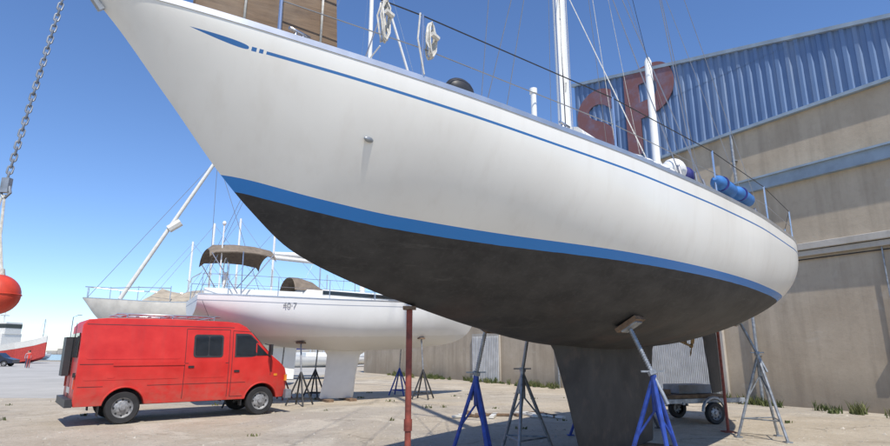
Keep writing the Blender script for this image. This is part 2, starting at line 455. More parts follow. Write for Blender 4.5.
mb=MB()
ss=[.85,2.6,4.4,6.2,8.0,9.6]
for sg in (-1,1):
    tops=[];mids=[]
    for x in ss:
        y=sg*(H.b(x)-.03); z=H.zd(x)-.01
        mb.tube([(x,y,z),(x,y,z+.49)],.0105,0,n=8); mb.tube([(x,y,z),(x,y,z+.06)],.018,0,n=8)
        tops.append((x,y,z+.485)); mids.append((x,y,z+.25))
    pf=(.05,sg*(H.b(.05)-.03),H.zd(.05)-.01)
    f1=(pf[0],pf[1],pf[2]+.5)
    mb.tube([f1]+tops,.0048,1,n=5); mb.tube([(pf[0],pf[1],pf[2]+.25)]+mids,.004,2,n=5)
    mb.tube([pf,f1],.012,0)
    mb.tube([(-.4,sg*.2,1.77),(-.5,sg*.2,2.33)],.012,0)
    mb.tube([f1,(-.5,sg*.22,2.33),(-.85,sg*.12,2.36),(-.93,0,2.37)],.012,0)
    z=1.6
    mb.tube([tops[-1],(10.6,sg*1.0,z+.5),(10.75,sg*.3,z+.5)],.012,0); mb.tube([(10.6,sg*1.0,z),(10.6,sg*1.0,z+.5)],.012,0)
    mb.tube([mids[-1],(10.6,sg*1.0,z+.25),(10.75,sg*.3,z+.25)],.012,0)
mb.build('lifelines',['steel','blackwire','wire'],boat)

mb=MB()
mb.beam((-.98,-.05,1.84),(-.45,-.05,1.84),.012,.1,0); mb.beam((-.98,.05,1.84),(-.45,.05,1.84),.012,.1,0)
mb.tube([(-.93,-.05,1.83),(-.93,.05,1.83)],.04,1,n=12)
mb.beam((-.8,0,1.79),(-.45,0,1.83),.1,.012,0)
mb.tube([(-.72,-.012,1.70),(-.80,-.012,1.79)],.02,0)
mb.build('stem_fitting',['galv','steel'],boat)
mb=MB()
for x in (.15,2.0,5.6,9.0):
    y=-(H.b(x)-.02); z=H.zd(x)+.03
    mb.tube([(x-.07,y,z+.035),(x+.07,y,z+.035)],.011,0,n=6); mb.tube([(x-.025,y,z-.03),(x-.025,y,z+.035)],.01,0,n=6); mb.tube([(x+.025,y,z-.03),(x+.025,y,z+.035)],.01,0,n=6)
mb.build('deck_cleats',['steel'],boat)

mb=MB()
def P(x,off,z): return (x,-(H.b(x)+off),z)
mb.prism([P(-.33,-.1,1.84),P(.40,-.1,1.77),P(.38,-.1,2.2),P(-.33,-.1,2.28)],[P(-.33,-.13,1.84),P(.40,-.13,1.77),P(.38,-.13,2.2),P(-.33,-.13,2.28)],0)
mb.prism([P(-.22,-.14,1.83),P(.2,-.14,1.79),P(.2,-.14,2.4),P(-.22,-.14,2.45)],[P(-.22,-.17,1.83),P(.2,-.17,1.79),P(.2,-.17,2.4),P(-.22,-.17,2.45)],0)
for x in (-.1,.3): mb.tube([P(x,-.09,1.75),P(x,-.08,2.3)],.008,1,n=5)
mb.build('plywood_board',['ply','rope'],boat)
mb=MB()
def coil(x,z0,h,w,k):
    for i in range(k):
        pts=[]; o=random.uniform(-.02,.02)
        for a in range(14):
            an=2*math.pi*a/14; pts.append((x+w*math.sin(an)+o,-(H.b(x)-.01)+random.uniform(-.012,.012)+.008*i,z0-h/2+h/2*math.cos(an)*(1+.1*o)))
        mb.tube(pts,.006,0,n=5,closed=True)
    mb.tube([(x-.03,-(H.b(x)+.01),z0-.1),(x+.03,-(H.b(x)+.01),z0-.11)],.018,0,n=6)
coil(.62,2.16,.28,.03,6); coil(.9,2.08,.24,.034,6)
mb.tube([(.8,-.82,2.11),(.78,-.82,1.92),(.83,-.83,1.69)],.006,0,n=5)
mb.build('rope_coil',['rope'],boat)
mb=MB()
mb.ell((1.25,-.78,1.75),(.13,.08,.085),0); mb.build('dark_bag',['blackpl'],boat)
mb=MB()
mb.tube([(1.95,-.95,1.55),(1.95,-.95,1.96)],.022,0,n=10); mb.tube([(1.95,-.95,1.94),(1.95,-.95,1.98)],.03,0,n=10)
mb.build('deck_vent',['white'],boat)
# furled sail lashed low on the side deck with a bag at its after end
mb=MB(); p=[];r=[]
for i in range(40):
    u=i/39; p.append((2.5+1.7*u,-(1.05+.26*u),1.64+.09*u+.006*math.sin(i*1.1))); r.append(.02+.065*math.sin(math.pi*min(1,u*.85+.08))**.6+.007*math.sin(i*1.7)+.005*math.sin(i*2.9))
mb.tube(p,r,0,n=14)
mb.ell((4.12,-1.28,1.80),(.15,.12,.12),0); mb.ell((4.36,-1.31,1.79),(.11,.1,.1),1)
mb.build('furled_sail',['sail','navy'],boat)
for nm,x in (('deck_fender',4.65),('deck_fender.001',5.2)):
    mb=MB(); y=-(H.b(x)-.03); z=1.67
    mb.tube([(x-.26,y+.02,z+.05),(x-.23,y+.02,z+.035),(x-.18,y+.02,z+.025),(x+.18,y-.01,z+.01),(x+.23,y-.01,z),(x+.26,y-.01,z)],[.025,.055,.075,.075,.055,.025],0,n=16)
    for q in (-.12,.12): mb.tube([(x+q-.004,y,z+.02),(x+q+.004,y,z+.02)],.079,1,n=16)
    mb.build(nm,['blue','navy'],boat)
mb=MB(); x=.62;z=1.26
y=-H.hw(x,z); mb.ell((x,y-.003,z),(.038,.016,.018),0); mb.build('hull_scoop',['galv'],boat)

# --------------------------------------------------------------- boat stands
def W(s,l,z): return Vector((A0[0]+K*(s*math.cos(PHI)+l*math.sin(PHI)), A0[1]+K*(s*math.sin(PHI)-l*math.cos(PHI)), 1.6+K*z))
def stand(name, s, l, out, leg, hubz, rad=.48, rotz=0, pad='wood'):
    z=H.zat(s,abs(l)); top=W(s,l,z); base=W(s,l+out*(1 if l>0 else -1),0); base.z=0
    mb=MB(); hub=Vector((base.x,base.y,hubz))
    top2=top-Vector((0,0,.05))
    ax=(top2-hub).normalized()
    mb.tube([hub-ax*.35,top2-ax*.04],.024,1,n=10)
    k=0
    L=(top2-hub).length
    while k*.03<L*.75:
        q=hub+ax*(.08+k*.03); mb.tube([q,q+ax*.012],.03,1,n=8); k+=1
    mb.tube([hub-Vector((0,0,.4)),hub],.038,0,n=10)
    mb.tube([hub,hub+ax*.05],.052,1,n=8)
    mb.beam(hub+Vector((-.14,0,.04)),hub+Vector((.14,.03,.04)),.02,.02,1)
    fe=[]
    for i in range(3):
        a=rotz+i*2*math.pi/3; f=Vector((base.x+rad*math.cos(a),base.y+rad*math.sin(a),.02)); fe.append(f)
        mb.tube([hub-Vector((0,0,.02)),f],.027,0,n=8)
        mb.tube([hub-Vector((0,0,.38)),hub.lerp(f,.55)],.014,0,n=6)
        mb.box(f-Vector((0,0,.008)),(.12,.12,.02),0)
    for i in range(3): mb.tube([fe[i].lerp(hub,.22),fe[(i+1)%3].lerp(hub,.22)],.013,0,n=6)
    n=Vector((math.sin(PHI)*(1 if l>0 else -1)*.6,-math.cos(PHI)*.6*(1 if l>0 else -1),-1)).normalized()
    rot=n.to_track_quat('Z','Y').to_matrix()
    mb.box(top+n*.035,(.28,.3,.05),2,rot); mb.box(top+n*.07,(.2,.22,.02),1,rot)
    mb.build(name,[leg,'galv',pad])
stand('boat_stand',3.85,.8,.2,'bluepaint',1.34,.46,.5)
stand('boat_stand.001',3.7,-.8,.15,'bluepaint',1.28,.42,.9)
stand('boat_stand.002',4.75,-.9,.1,'galv',1.3,.5,.2)
stand('boat_stand.003',8.5,.75,.2,'galv',1.55,.5,.7)
stand('boat_stand.004',8.3,-.8,.25,'rust',1.4,.55,.1)
stand('boat_stand.005',6.9,-.9,.2,'bluepaint',1.2,.5,.4)
mb=MB(); a=W(1.6,0,.352); mb.tube([(a.x,a.y,0.02),(a.x,a.y,a.z-.05)],.029,0,n=12); mb.box((a.x,a.y,a.z-.03),(.12,.12,.03),1); mb.box((a.x,a.y,.01),(.22,.22,.02),0)
mb.tube([(a.x,a.y,.9),(a.x,a.y,1.0)],.038,0,n=12)
mb.build('steel_prop',['redpost','wood'])
mb=MB(); a=W(8.9,.3,H.zat(8.9,.3)); mb.tube([(a.x,a.y,0.02),(a.x,a.y,a.z-.03)],.03,0,n=12); mb.box((a.x,a.y,a.z-.03),(.14,.14,.04),1); mb.box((a.x,a.y,.01),(.22,.22,.02),0)
mb.build('steel_prop.001',['redpost','wood'])
mb=MB()
for s_ in (4.55,5.3,6.05):
    c=W(s_,0,0); rot=Matrix.Rotation(PHI+random.uniform(-.08,.08),3,'Z')
    mb.box((c.x,c.y,.079),(.24,.9,.158),0,rot)
mb.build('keel_blocks',['wood'],bevel=.01)

# ------------------------------------------------------------------ background yacht
b2=empty('white_sailing_yacht',(1.0,22.5,0),R(210))
H2=Hull(zk=[(-.4,3.38),(-.2,2.85),(.1,2.35),(.5,2.08),(1.1,1.9),(3,1.70),(5,1.63),(7.5,1.78),(9.3,2.2),(10.2,2.62)],
        zd=[(-.4,3.42),(3,3.28),(7,3.2),(10.2,3.22)],
        b=[(-.4,.02),(.5,.45),(1.5,.86),(3,1.35),(5,1.75),(7,1.85),(9,1.7),(10.2,1.45)],
        n=[(-.4,1.4),(1,2.0),(3,2.8),(5,3.4),(10.2,3.0)],m=[(-.4,1),(1,.85),(3,.65),(10.2,.55)],s0=-.4,s1=10.2)
t = NT('white_hull_paint')
a_=t.n('ShaderNodeAttribute',attribute_name='cv').outputs['Fac']
c=t.mix(t.ramp(t.noise(.8,6),.35,.7),(.70,.70,.67),(.78,.78,.76))
ln=t.m('LESS_THAN',t.m('ABSOLUTE',t.m('SUBTRACT',a_,.16)),.014)
c=t.mix(t.m('MULTIPLY',ln,.8),c,(.2,.23,.3))
b_=t.ramp(t.m('ADD',a_,t.m('MULTIPLY',t.noise(3,5),.1)),1.16,1.2)
c=t.mix(t.m('MULTIPLY',b_,.5),c,(.58,.56,.51))
t.l(c,t.b.inputs['Base Color']); t.b.inputs['Roughness'].default_value=.45; M['white2']=t.mat
H2.mesh('white_hull',['white2'],b2,NS=70,NR=24,railh=.04)
mb=MB(); foil(mb,[(4.1,6.0,1.8,.2),(4.6,5.8,1.5,.13),(4.75,5.85,.8,.12),(4.8,6.0,.12,.13),(4.85,5.95,.08,.1)])
foil(mb,[(8.9,9.5,2.3,.06),(9.0,9.45,.9,.04)])
mb.build('white_keel',['white'],b2)
mb=MB(); loops=[]
for x,w,h in [(2.2,.3,.03),(2.8,.6,.18),(4,.85,.32),(6.2,1.05,.4),(6.9,1.05,.42),(7.1,1.0,.1)]:
    z=H2.zd(x)+.02; loops.append([(x,-w-.08,z),(x,-w,z+h*.8),(x,-w*.8,z+h),(x,0,z+h+.05),(x,w*.8,z+h),(x,w,z+h*.8),(x,w+.08,z)])
mb.loft(loops,0,closed=False,caps=True,smooth=False)
for sg in (-1,1):
    mb.beam((7.1,sg*1.15,3.32),(10.0,sg*1.05,3.32),.2,.28,0)
    mb.beam((3.4,sg*.87,3.46),(6.4,sg*1.1,3.5),.02,.12,1)
loops=[]
for x,h in ((6.3,.02),(6.6,.38),(7.0,.5),(7.3,.5)):
    loops.append([(x,1.0*math.cos(a),3.55+h*math.sin(a)) for a in [math.pi*k/12 for k in range(13)]])
mb.loft(loops,2,closed=False)
mb.tube([(9.4,.7,3.3),(9.4,.7,4.0)],.05,0); mb.tube([(9.4,.7+.45*math.cos(a),4.0+.45*math.sin(a)) for a in [2*math.pi*k/20 for k in range(20)]],.018,3,n=6,closed=True)
mb.build('white_cabin',['white','glass','canvas','steel'],b2)
mb=MB(); loops=[]
for x,dz in ((8.0,-.16),(8.1,-.03),(8.6,.05),(9.2,.06),(9.8,-.0),(9.95,-.14)):
    loops.append([(x,1.25*u,4.62+dz+.26*(1-abs(u)**2.6)-(.1 if abs(u)>.99 else 0)) for u in [-1+2*k/14 for k in range(15)]])
mb.loft(loops,0,closed=False)
lo=[[(p[0],p[1],p[2]-.02) for p in l] for l in loops]; mb.loft(lo,0,closed=False)
for sg in (-1,1):
    mb.tube([(8.1,sg*1.24,4.55),(9.0,sg*1.35,3.3)],.016,1); mb.tube([(9.0,sg*1.24,4.6),(9.0,sg*1.35,3.3)],.016,1); mb.tube([(9.9,sg*1.24,4.5),(9.1,sg*1.35,3.3)],.016,1)
mb.build('bimini',['canvas','steel'],b2)
mb=MB()
for sg in (-1,1):
    tp=[];md=[]
    for x in (.2,1.6,3.2,4.8,6.4,8.0,9.4,10.1):
        y=sg*(H2.b(x)-.04); z=H2.zd(x); mb.tube([(x,y,z),(x,y,z+.62)],.014,0,n=6); tp.append((x,y,z+.61)); md.append((x,y,z+.32))
    mb.tube([(-.5,0,4.05)]+tp,.008,0,n=5); mb.tube(md,.006,0,n=5)
mb.tube([(10.15,-1.4,3.85),(10.25,0,3.85),(10.15,1.4,3.85)],.015,0)
mx2=4.6
mb.tube([(mx2,0,3.5),(mx2,0,19)],[.1,.08],1,n=12)
for z in (8.5,13): mb.tube([(mx2,-1,z),(mx2,0,z-.05),(mx2,1,z)],.03,1)
mb.tube([(mx2,0,4.6),(mx2+3.3,0,4.7)],.08,1,n=10)
mb.tube([(mx2+.2,0,4.78),(mx2+1.8,0,4.84),(mx2+3.2,0,4.82)],[.16,.13,.07],2,n=10)
for a in ((-.35,0,3.4),(10.1,.9,3.3),(10.1,-.9,3.3)): mb.tube([a,(mx2,0,18.9)],.009,0,n=5,cap=False)
for sg in (-1,1): mb.tube([(mx2+.2,sg*1.6,3.3),(mx2,sg*1,8.5),(mx2,sg*1,13),(mx2,0,18.8)],.008,0,n=5,cap=False)
mb.tube([(9.6,1.1,3.3),(9.6,1.1,5.4)],.022,1); mb.ell((9.6,1.1,5.45),(.06,.06,.07),1)
mb.tube([(-.3,.04,3.6),(mx2-.2,.03,17)],.05,2,n=8)
mb.build('white_rig',['steel','white','sail'],b2)
cu=bpy.data.curves.new('number','FONT'); cu.body='40·7'; cu.size=.24; cu.extrude=.002; cu.materials.append(M['grey'])
to=bpy.data.objects.new('hull_number',cu); scene.collection.objects.link(to); to.parent=b2
to.location=(7.85,max(H2.hw(7.85,2.95),H2.hw(7.3,2.95))+.012,2.9); to.rotation_euler=(R(88),0,R(180))
def bstand(name,s,l,leg='blackpl'):
    z=H2.zat(s,abs(l)); mtx=Matrix.Translation(b2.location)@Matrix.Rotation(R(210),4,'Z')
    top=mtx@Vector((s,l,z)); base=mtx@Vector((s,l*1.2,0)); hub=Vector((base.x,base.y,1.0)); mb=MB()
    mb.tube([hub,top],.025,1)
    for i in range(4):
        a=.5+i*math.pi/2; mb.tube([hub,(base.x+.42*math.cos(a),base.y+.42*math.sin(a),0.02)],.028,0)
    mb.tube([(base.x+.42*math.cos(.5+i*math.pi/2)*.8,base.y+.42*math.sin(.5+i*math.pi/2)*.8,.2) for i in range(4)],.018,0,closed=True)
    mb.box(top-Vector((0,0,.03)),(.26,.26,.05),2); mb.build(name,[leg,'galv','wood'])
for i,(s_,l_,m_) in enumerate(((2.6,.8,'blackpl'),(2.6,-.8,'bluepaint'),(7.0,1.0,'blackpl'),(7.0,-1.0,'redpost'),(8.8,.9,'blackpl'),(5.8,-1.0,'blackpl'))):
    bstand('cradle_stand'+sfx(i),s_,l_,m_)
mb=MB()
for s_ in (5.0,5.8):
    v=Matrix.Translation(b2.location)@Matrix.Rotation(R(210),4,'Z')@Vector((s_,0,.04)); mb.box(v,(.25,1.1,.08),0,Matrix.Rotation(R(210),3,'Z'))
mb.build('timber_blocks',['wood'])

# ------------------------------------------------------------------ covered boat behind the van
b3=empty('covered_yacht',(-16.2,26.5,0),R(8))
H3=Hull(zk=[(-.8,4.05),(0,3.1),(.8,2.6),(4,2.2),(7,2.5),(9,2.9)],zd=[(-.8,4.08),(4,3.8),(9,3.8)],
        b=[(-.8,.02),(.5,.55),(2,1.1),(5,1.5),(9,1.1)],n=[(-.8,1.4),(3,2.6),(9,2.6)],m=[(-.8,1),(3,.7),(9,.6)],s0=-.8,s1=9)
H3.mesh('covered_hull',['creamhull'],b3,NS=50,NR=14)
mb=MB(); loops=[]
for i in range(15):
    x=2.2+6.5*i/14; b=H3.b(x)*.95; z=H3.zd(x)+.03; h=.6+.1*math.sin(i*1.7)
    if i==0: h=.3
    loops.append([(x,b*u,z+h*(1-abs(u))**.85) for u in (-1,-.6,-.3,0,.3,.6,1)])
mb.loft(loops,0,closed=False)
mb.build('boat_cover',['tarp'],b3)
mb=MB()
for x in (-.6,.6,2,3.5):
    for sg in (-1,1): y=sg*max(.05,H3.b(x)-.05); mb.tube([(x,y,3.9),(x,y,4.55)],.02,0)
mb.tube([(-.75,0,4.6),(.6,.5,4.5),(2,1.0,4.5),(3.5,1.3,4.45)],.018,0); mb.tube([(-.75,0,4.6),(.6,-.5,4.5),(2,-1.0,4.5),(3.5,-1.3,4.45)],.018,0)
mb.tube([(.9,-.2,4.0),(4.5,.5,11.4)],[.1,.09],1,n=10)
mb.tube([(4.5,.5,11.4),(4.7,.4,4.0)],.014,2,n=5); mb.tube([(4.5,.5,11.4),(7.2,.3,4.3)],.014,2,n=5); mb.tube([(4.5,.5,11.4),(-.6,0,4.1)],.012,2,n=5)
mb.tube([(2.6,.15,7.5),(3.1,.25,7.9)],.2,1,n=8)
mb.build('lowered_mast',['steel','offwhite','wire'],b3)
for i,(s_,l_) in enumerate(((1.5,.6),(6.5,.8))):
    mb=MB(); v=Matrix.Translation(b3.location)@Matrix.Rotation(R(8),4,'Z')@Vector((s_,-l_,0))
    for dx,dy in ((-.4,-.3),(.4,-.3),(0,.4)): mb.tube([(v.x,v.y,2.45),(v.x+dx,v.y+dy,0)],.035,0)
    mb.build('trestle'+sfx(i),['rust'])

def small_yacht(name,x,y,rz,L,hullm='white',mast=12):
    e=empty(name,(x,y,0),rz); h=Hull(zk=[(-.8,1.2),(0,.3),(3,-.1),(L,.3)],zd=[(-.8,1.25),(L*.5,1.05),(L,1.05)],
      b=[(-.8,.02),(2,1.1),(L*.6,1.6),(L,1.2)],n=[(-.8,1.5),(L,2.6)],m=[(-.8,1),(L,.7)],s0=-.8,s1=L)
    h.mesh('h',[hullm],e,NS=20,NR=8); m=MB()
    m.box((L*.5,0,1.3),(L*.4,1.6,.5),0); m.tube([(L*.42,0,1),(L*.42,0,mast)],.09,1,n=6); m.tube([(L*.42,0,2.2),(L*.9,0,2.3)],.18,2,n=6)
    m.tube([(-.7,0,1.2),(L*.42,0,mast)],.02,1,n=4); m.tube([(L,0,1.1),(L*.42,0,mast)],.02,1,n=4); m.tube([(L*.42,-.8,mast*.6),(L*.42,.8,mast*.6)],.04,1,n=4)
    m.build('rig',['white','alu','navy'],e,bevel=.04)
k=0
for x,y,rz,L,ms in [(-58,118,.3,10,8),(-64,112,1.9,9,7),(-80,135,.1,11,9),(-88,128,2.6,10,9),(-72,140,.8,9,8),(-45,140,0,10,11),(-40,120,2,10,11),(-33,110,1,11,12),(-27,95,.3,11,12),(-22,84,.1,10,13),(-15,80,1.2,10,13),(-18,60,.5,11,13)]:
    small_yacht('moored_yacht'+sfx(k),x,y,rz,L,'white',ms); k+=1
for i,(x,y,z1) in enumerate(((-18.3,38,9.2),(-15.2,34,9.6),(-14.3,36,10.4),(-11.0,33,9.0))):
    e=empty('yard_yacht'+sfx(i),(x-3,y,1.9),.25)
    h=Hull(zk=[(-.8,1.2),(0,.3),(3,-.1),(9,.3)],zd=[(-.8,1.25),(4,1.05),(9,1.05)],b=[(-.8,.02),(2,1.0),(5,1.45),(9,1.1)],n=[(-.8,1.5),(9,2.6)],m=[(-.8,1),(9,.7)],s0=-.8,s1=9)
    h.mesh('h',['offwhite'],e,NS=24,NR=8); m=MB(); m.box((4.5,0,1.3),(3.6,1.6,.5),0); m.tube([(3.6,0,1),(3.6,0,z1-1.9)],.07,0,n=8)
    m.tube([(-.7,0,1.2),(3.6,0,z1-2)],.012,1,n=4); m.tube([(9,0,1.1),(3.6,0,z1-2)],.012,1,n=4); m.tube([(3.6,-.7,4.5),(3.6,.7,4.5)],.03,1,n=4)
    foil(m,[(3.3,5.3,.1,.15),(3.7,5.2,-1.85,.12)],0); m.build('rig',['white','alu'],e)

# fishing boat far left
e=empty('fishing_boat',(-66,84,0),R(-6)); m=MB()
def band(z0,z1,mt):
    loops=[]
    for x,w,zb,zt in ((-7,1.9,.4,2.4),(-4,2.3,0,2.2),(2,2.5,0,2.3),(5,2.0,.1,2.9),(7,1.0,.5,3.4),(8.2,.1,1.0,3.9)):
        za=zb+(zt-zb)*z0; zc=zb+(zt-zb)*z1; f0=.75+.25*z0; f1=.75+.25*z1
        loops.append([(x,-w*f1,zc),(x,-w*f0,za),(x,w*f0,za),(x,w*f1,zc)])
    m.loft(loops,mt,closed=True,smooth=False,caps=True)
band(0,.68,0); band(.685,1,1)
m.box((-.5,0,3.2),(6,3.4,2.0),1); m.box((1.2,0,5.0),(2.8,2.8,1.7),1); m.box((1.2,0,5.3),(2.86,2.86,.6),2)
for x in (-2.5,-1,.5): m.box((x,-1.71,3.5),(.5,.04,.4),2)
m.tube([(.8,0,5.8),(.8,0,8.6)],.09,1); m.tube([(-5,0,2),(-5,0,6.2)],.1,3); m.tube([(-5,0,6),(-1,0,6.8)],.07,3); m.tube([(.8,0,8),(-5,0,6)],.03,3)
m.box((.8,0,6.9),(.2,1.5,.15),1)
m.build('hull_and_house',['shipred','offwhite','glass','rust'],e,bevel=.05)

# ------------------------------------------------------------------ vans / cars
def arc(cx,cz,r,x0,x1,zb,n=12):
    a0=math.pi-math.asin((zb-cz)/r); a1=math.asin((zb-cz)/r)
    return [(cx+r*math.cos(a0+(a1-a0)*i/n),cz+r*math.sin(a0+(a1-a0)*i/n)) for i in range(n+1)]
def wheel(mb,x,y,r,w,sg,tm=0,hm=1):
    def ring(rr,yy): return [(x+rr*math.cos(2*math.pi*k/28),yy,r+rr*math.sin(2*math.pi*k/28)) for k in range(28)]
    yo=y+sg*w/2; yi=y-sg*w/2
    mb.loft([ring(r*.6,yi),ring(r*.92,yi),ring(r,yi+sg*.03),ring(r,yo-sg*.03),ring(r*.93,yo),ring(r*.62,yo-sg*.005)],tm)
    mb.loft([ring(r*.62,yo-sg*.005),ring(r*.58,yo-sg*.03),ring(r*.5,yo-sg*.06),ring(r*.36,yo-sg*.03),ring(r*.2,yo-sg*.025),ring(r*.17,yo+sg*.012),ring(.001,yo+sg*.015)],hm)
    for k in range(8):
        a=2*math.pi*k/8; mb.ell((x+r*.47*math.cos(a),yo-sg*.05,r+r*.47*math.sin(a)),(.024,.014,.024),tm,8,5)
vang=math.atan2(.622,.783)
Wv=.97
ox=-8.13-.622*Wv; oy=12.76+.783*Wv
van=empty('red_van',(ox,oy,0),vang)
poly=[(0.0,.55),(.03,.42)]+arc(1.0,.37,.43,0,0,.42)+arc(4.2,.37,.43,0,0,.42)+[(4.86,.42),(4.95,.62),(4.94,1.02),(4.89,1.17),(4.78,1.27),(4.46,1.5),(3.72,2.24),(3.52,2.34),(3.2,2.37),(1.8,2.39),(.5,2.37),(.12,2.33),(.02,2.2)]
bm=bmesh.new()
va=[bm.verts.new((p[0],-Wv,p[1])) for p in poly]; vb=[bm.verts.new((p[0],Wv,p[1])) for p in poly]
n=len(poly)
bm.faces.new(va[::-1]); bm.faces.new(vb)
for i in range(n): bm.faces.new((va[i],va[(i+1)%n],vb[(i+1)%n],vb[i]))
bmesh.ops.recalc_face_normals(bm,faces=bm.faces)
for zz in (.7,1.3,1.4,1.75):
    bmesh.ops.bisect_plane(bm,geom=bm.verts[:]+bm.edges[:]+bm.faces[:],plane_co=(0,0,zz),plane_no=(0,0,1))
for xx in (3.5,4.3,4.65):
    bmesh.ops.bisect_plane(bm,geom=bm.verts[:]+bm.edges[:]+bm.faces[:],plane_co=(xx,0,0),plane_no=(1,0,0))
def vw(z,x=0):
    w=Wv
    if z>1.35: w-=.085*(z-1.35)+.03*(max(0,z-1.75))
    if z<.7: w-=.03*(.7-z)/.3
    if x>4.3: w-=.06*(x-4.3)/.35+.1*max(0,(x-4.65))/.3
    return w
for v in bm.verts:
    v.co.y=math.copysign(vw(v.co.z,v.co.x),v.co.y)
me=bpy.data.meshes.new('van_body'); bm.to_mesh(me); bm.free(); me.materials.append(M['red'])
o=bpy.data.objects.new('van_body',me); scene.collection.objects.link(o); o.parent=van
bv=o.modifiers.new('b','BEVEL'); bv.width=.06; bv.segments=4; bv.limit_method='ANGLE'; bv.angle_limit=R(42)
for p in me.polygons: p.use_smooth=True
if hasattr(me,'set_sharp_from_angle'): me.set_sharp_from_angle(angle=R(50))
mb=MB()
def side(pts,off,mat,sg=-1,th=.004):
    a=[(x,sg*(vw(z,x)+off),z) for x,z in pts]; b=[(x,sg*(vw(z,x)+off-th-.004),z) for x,z in pts]
    mb.prism(a,b,mat)
def rrect(x0,z0,x1,z1,r=.06,sk=0):
    p=[]
    for cx,cz,a0 in ((x1-r,z1-r,0),(x0+r,z1-r,90),(x0+r,z0+r,180),(x1-r,z0+r,270)):
        for k in range(4):
            a=R(a0+30*k); p.append((cx+r*math.cos(a)+sk*(cz-z0),cz+r*math.sin(a)))
    return p
def line(x0,z0,x1,z1,w=.011,mat=2,off=.003,sg=-1):
    n_=max(1,int(abs(z1-z0)/.2)+1)
    dx,dz=x1-x0,z1-z0; L=math.hypot(dx,dz); nx,nz=-dz/L*w/2,dx/L*w/2
    for i in range(n_):
        a=i/n_; b=(i+1)/n_
        p0=(x0+dx*a,z0+dz*a); p1=(x0+dx*b,z0+dz*b)
        side([(p0[0]-nx,p0[1]-nz),(p1[0]-nx,p1[1]-nz),(p1[0]+nx,p1[1]+nz),(p0[0]+nx,p0[1]+nz)],off,mat,sg,.002)
for sg in (-1,1):
    side(rrect(2.42,1.47,3.14,2.03,.07),.010,1,sg); side(rrect(2.46,1.51,2.77,1.99,.05),.014,0,sg); side(rrect(2.79,1.51,3.10,1.99,.05),.014,0,sg)
    dw=[(3.44,1.47),(4.40,1.47),(4.37,1.54),(3.86,2.04),(3.77,2.07),(3.44,2.07)]
    side(dw,.008,1,sg); side([(3.48,1.51),(3.99,1.51),(3.99,1.87),(3.83,2.02),(3.48,2.02)],.013,0,sg); side([(4.02,1.51),(4.34,1.51),(4.02,1.82)],.013,0,sg)
    for x in (2.24,3.3): line(x,.5,x,2.16,.012,2,.003,sg)
    line(2.24,2.16,3.3,2.16,.012,2,.003,sg)
    line(3.38,.5,3.38,2.14,.012,2,.003,sg); line(4.42,1.0,4.42,1.5,.012,2,.003,sg); line(3.38,2.14,3.86,2.12,.012,2,.003,sg); line(4.42,1.5,3.88,2.1,.012,2,.003,sg)
    line(3.38,.5,3.7,.5,.012,2,.003,sg)
    side(rrect(.14,1.44,2.14,2.12,.06),.006,3,sg)
    side(rrect(.14,.98,2.14,1.22,.05),.006,3,sg)
    side(rrect(2.32,.98,3.22,1.36,.05),.005,3,sg)
    line(.05,1.33,3.3,1.33,.012,2,.003,sg)
    side(rrect(.7,1.29,2.24,1.34,.02),.018,3,sg)
    line(.1,2.22,3.4,2.22,.012,1,.004,sg)
    line(.06,.84,.55,.84,.01,2,.004,sg); line(1.45,.84,3.75,.84,.01,2,.004,sg)
    side(rrect(3.44,1.1,3.58,1.15,.015),.02,2,sg); side(rrect(2.32,1.22,2.46,1.27,.015),.02,2,sg)
    side(rrect(4.52,.98,4.62,1.04,.015),.012,9,sg)
    side(rrect(.6,1.02,.76,1.16,.03),.012,3,sg)
    for cx in (1.0,4.2):
        ar=arc(cx,.37,.45,0,0,.44,16)
        mb.tube([(x,sg*(vw(z,x)+.0),z) for x,z in ar],.02,3,n=6)
    mb.box((4.32,sg*(Wv+.17),1.66),(.06,.16,.28),2); mb.tube([(4.34,sg*Wv*.97,1.5),(4.34,sg*(Wv+.15),1.56)],.012,2); mb.tube([(4.24,sg*Wv*.93,1.82),(4.34,sg*(Wv+.15),1.76)],.01,2)
    wheel(mb,1.0,sg*(Wv-.13),.36,.2,sg,5,6); wheel(mb,4.2,sg*(Wv-.13),.36,.2,sg,5,6)
    mb.box((.52,sg*(Wv-.15),.33),(.02,.24,.26),5); mb.box((3.7,sg*(Wv-.15),.36),(.02,.22,.2),5)
def ws(x,z,y,o): return (x+o*.72,y,z+o*.7)
a=[ws(4.42,1.54,-.8,.014),ws(4.42,1.54,.8,.014),ws(3.78,2.18,.76,.014),ws(3.78,2.18,-.76,.014)]
mb.prism(a,[(p[0]-.02,p[1],p[2]-.02) for p in a],0)
mb.beam((4.41,-.6,1.57),(4.06,-.1,1.93),.02,.02,2); mb.beam((4.43,.1,1.57),(4.08,.6,1.93),.02,.02,2)
mb.box((4.95,0,.9),(.03,1.1,.18),2)
for sg in (-1,1): mb.box((4.94,sg*.68,.92),(.04,.2,.18),7); mb.box((4.9,sg*.83,.92),(.06,.06,.16),9)
mb.box((4.97,0,.5),(.16,1.86,.22),8); mb.box((-.06,0,.5),(.14,1.9,.17),1)
for sg in (-1,1):
    mb.box((-.005,sg*.45,1.75),(.02,.66,.55),0); mb.box((-.012,sg*.86,.95),(.03,.12,.3),4)
    mb.box((-.03,sg*.93,1.1),(.05,.04,.1),2); mb.box((-.03,sg*.9,1.9),(.05,.04,.1),2)
mb.box((-.012,0,1.4),(.012,.012,1.75),2); mb.box((-.01,0,.75),(.02,.5,.13),7)
mb.box((-.09,.55,1.5),(.14,.6,.9),1)
mb.box((2.5,0,.55),(3.9,1.5,.3),2)
mb.box((1.0,0,.62),(.85,1.2,.4),2); mb.box((4.2,0,.62),(.85,1.2,.4),2)
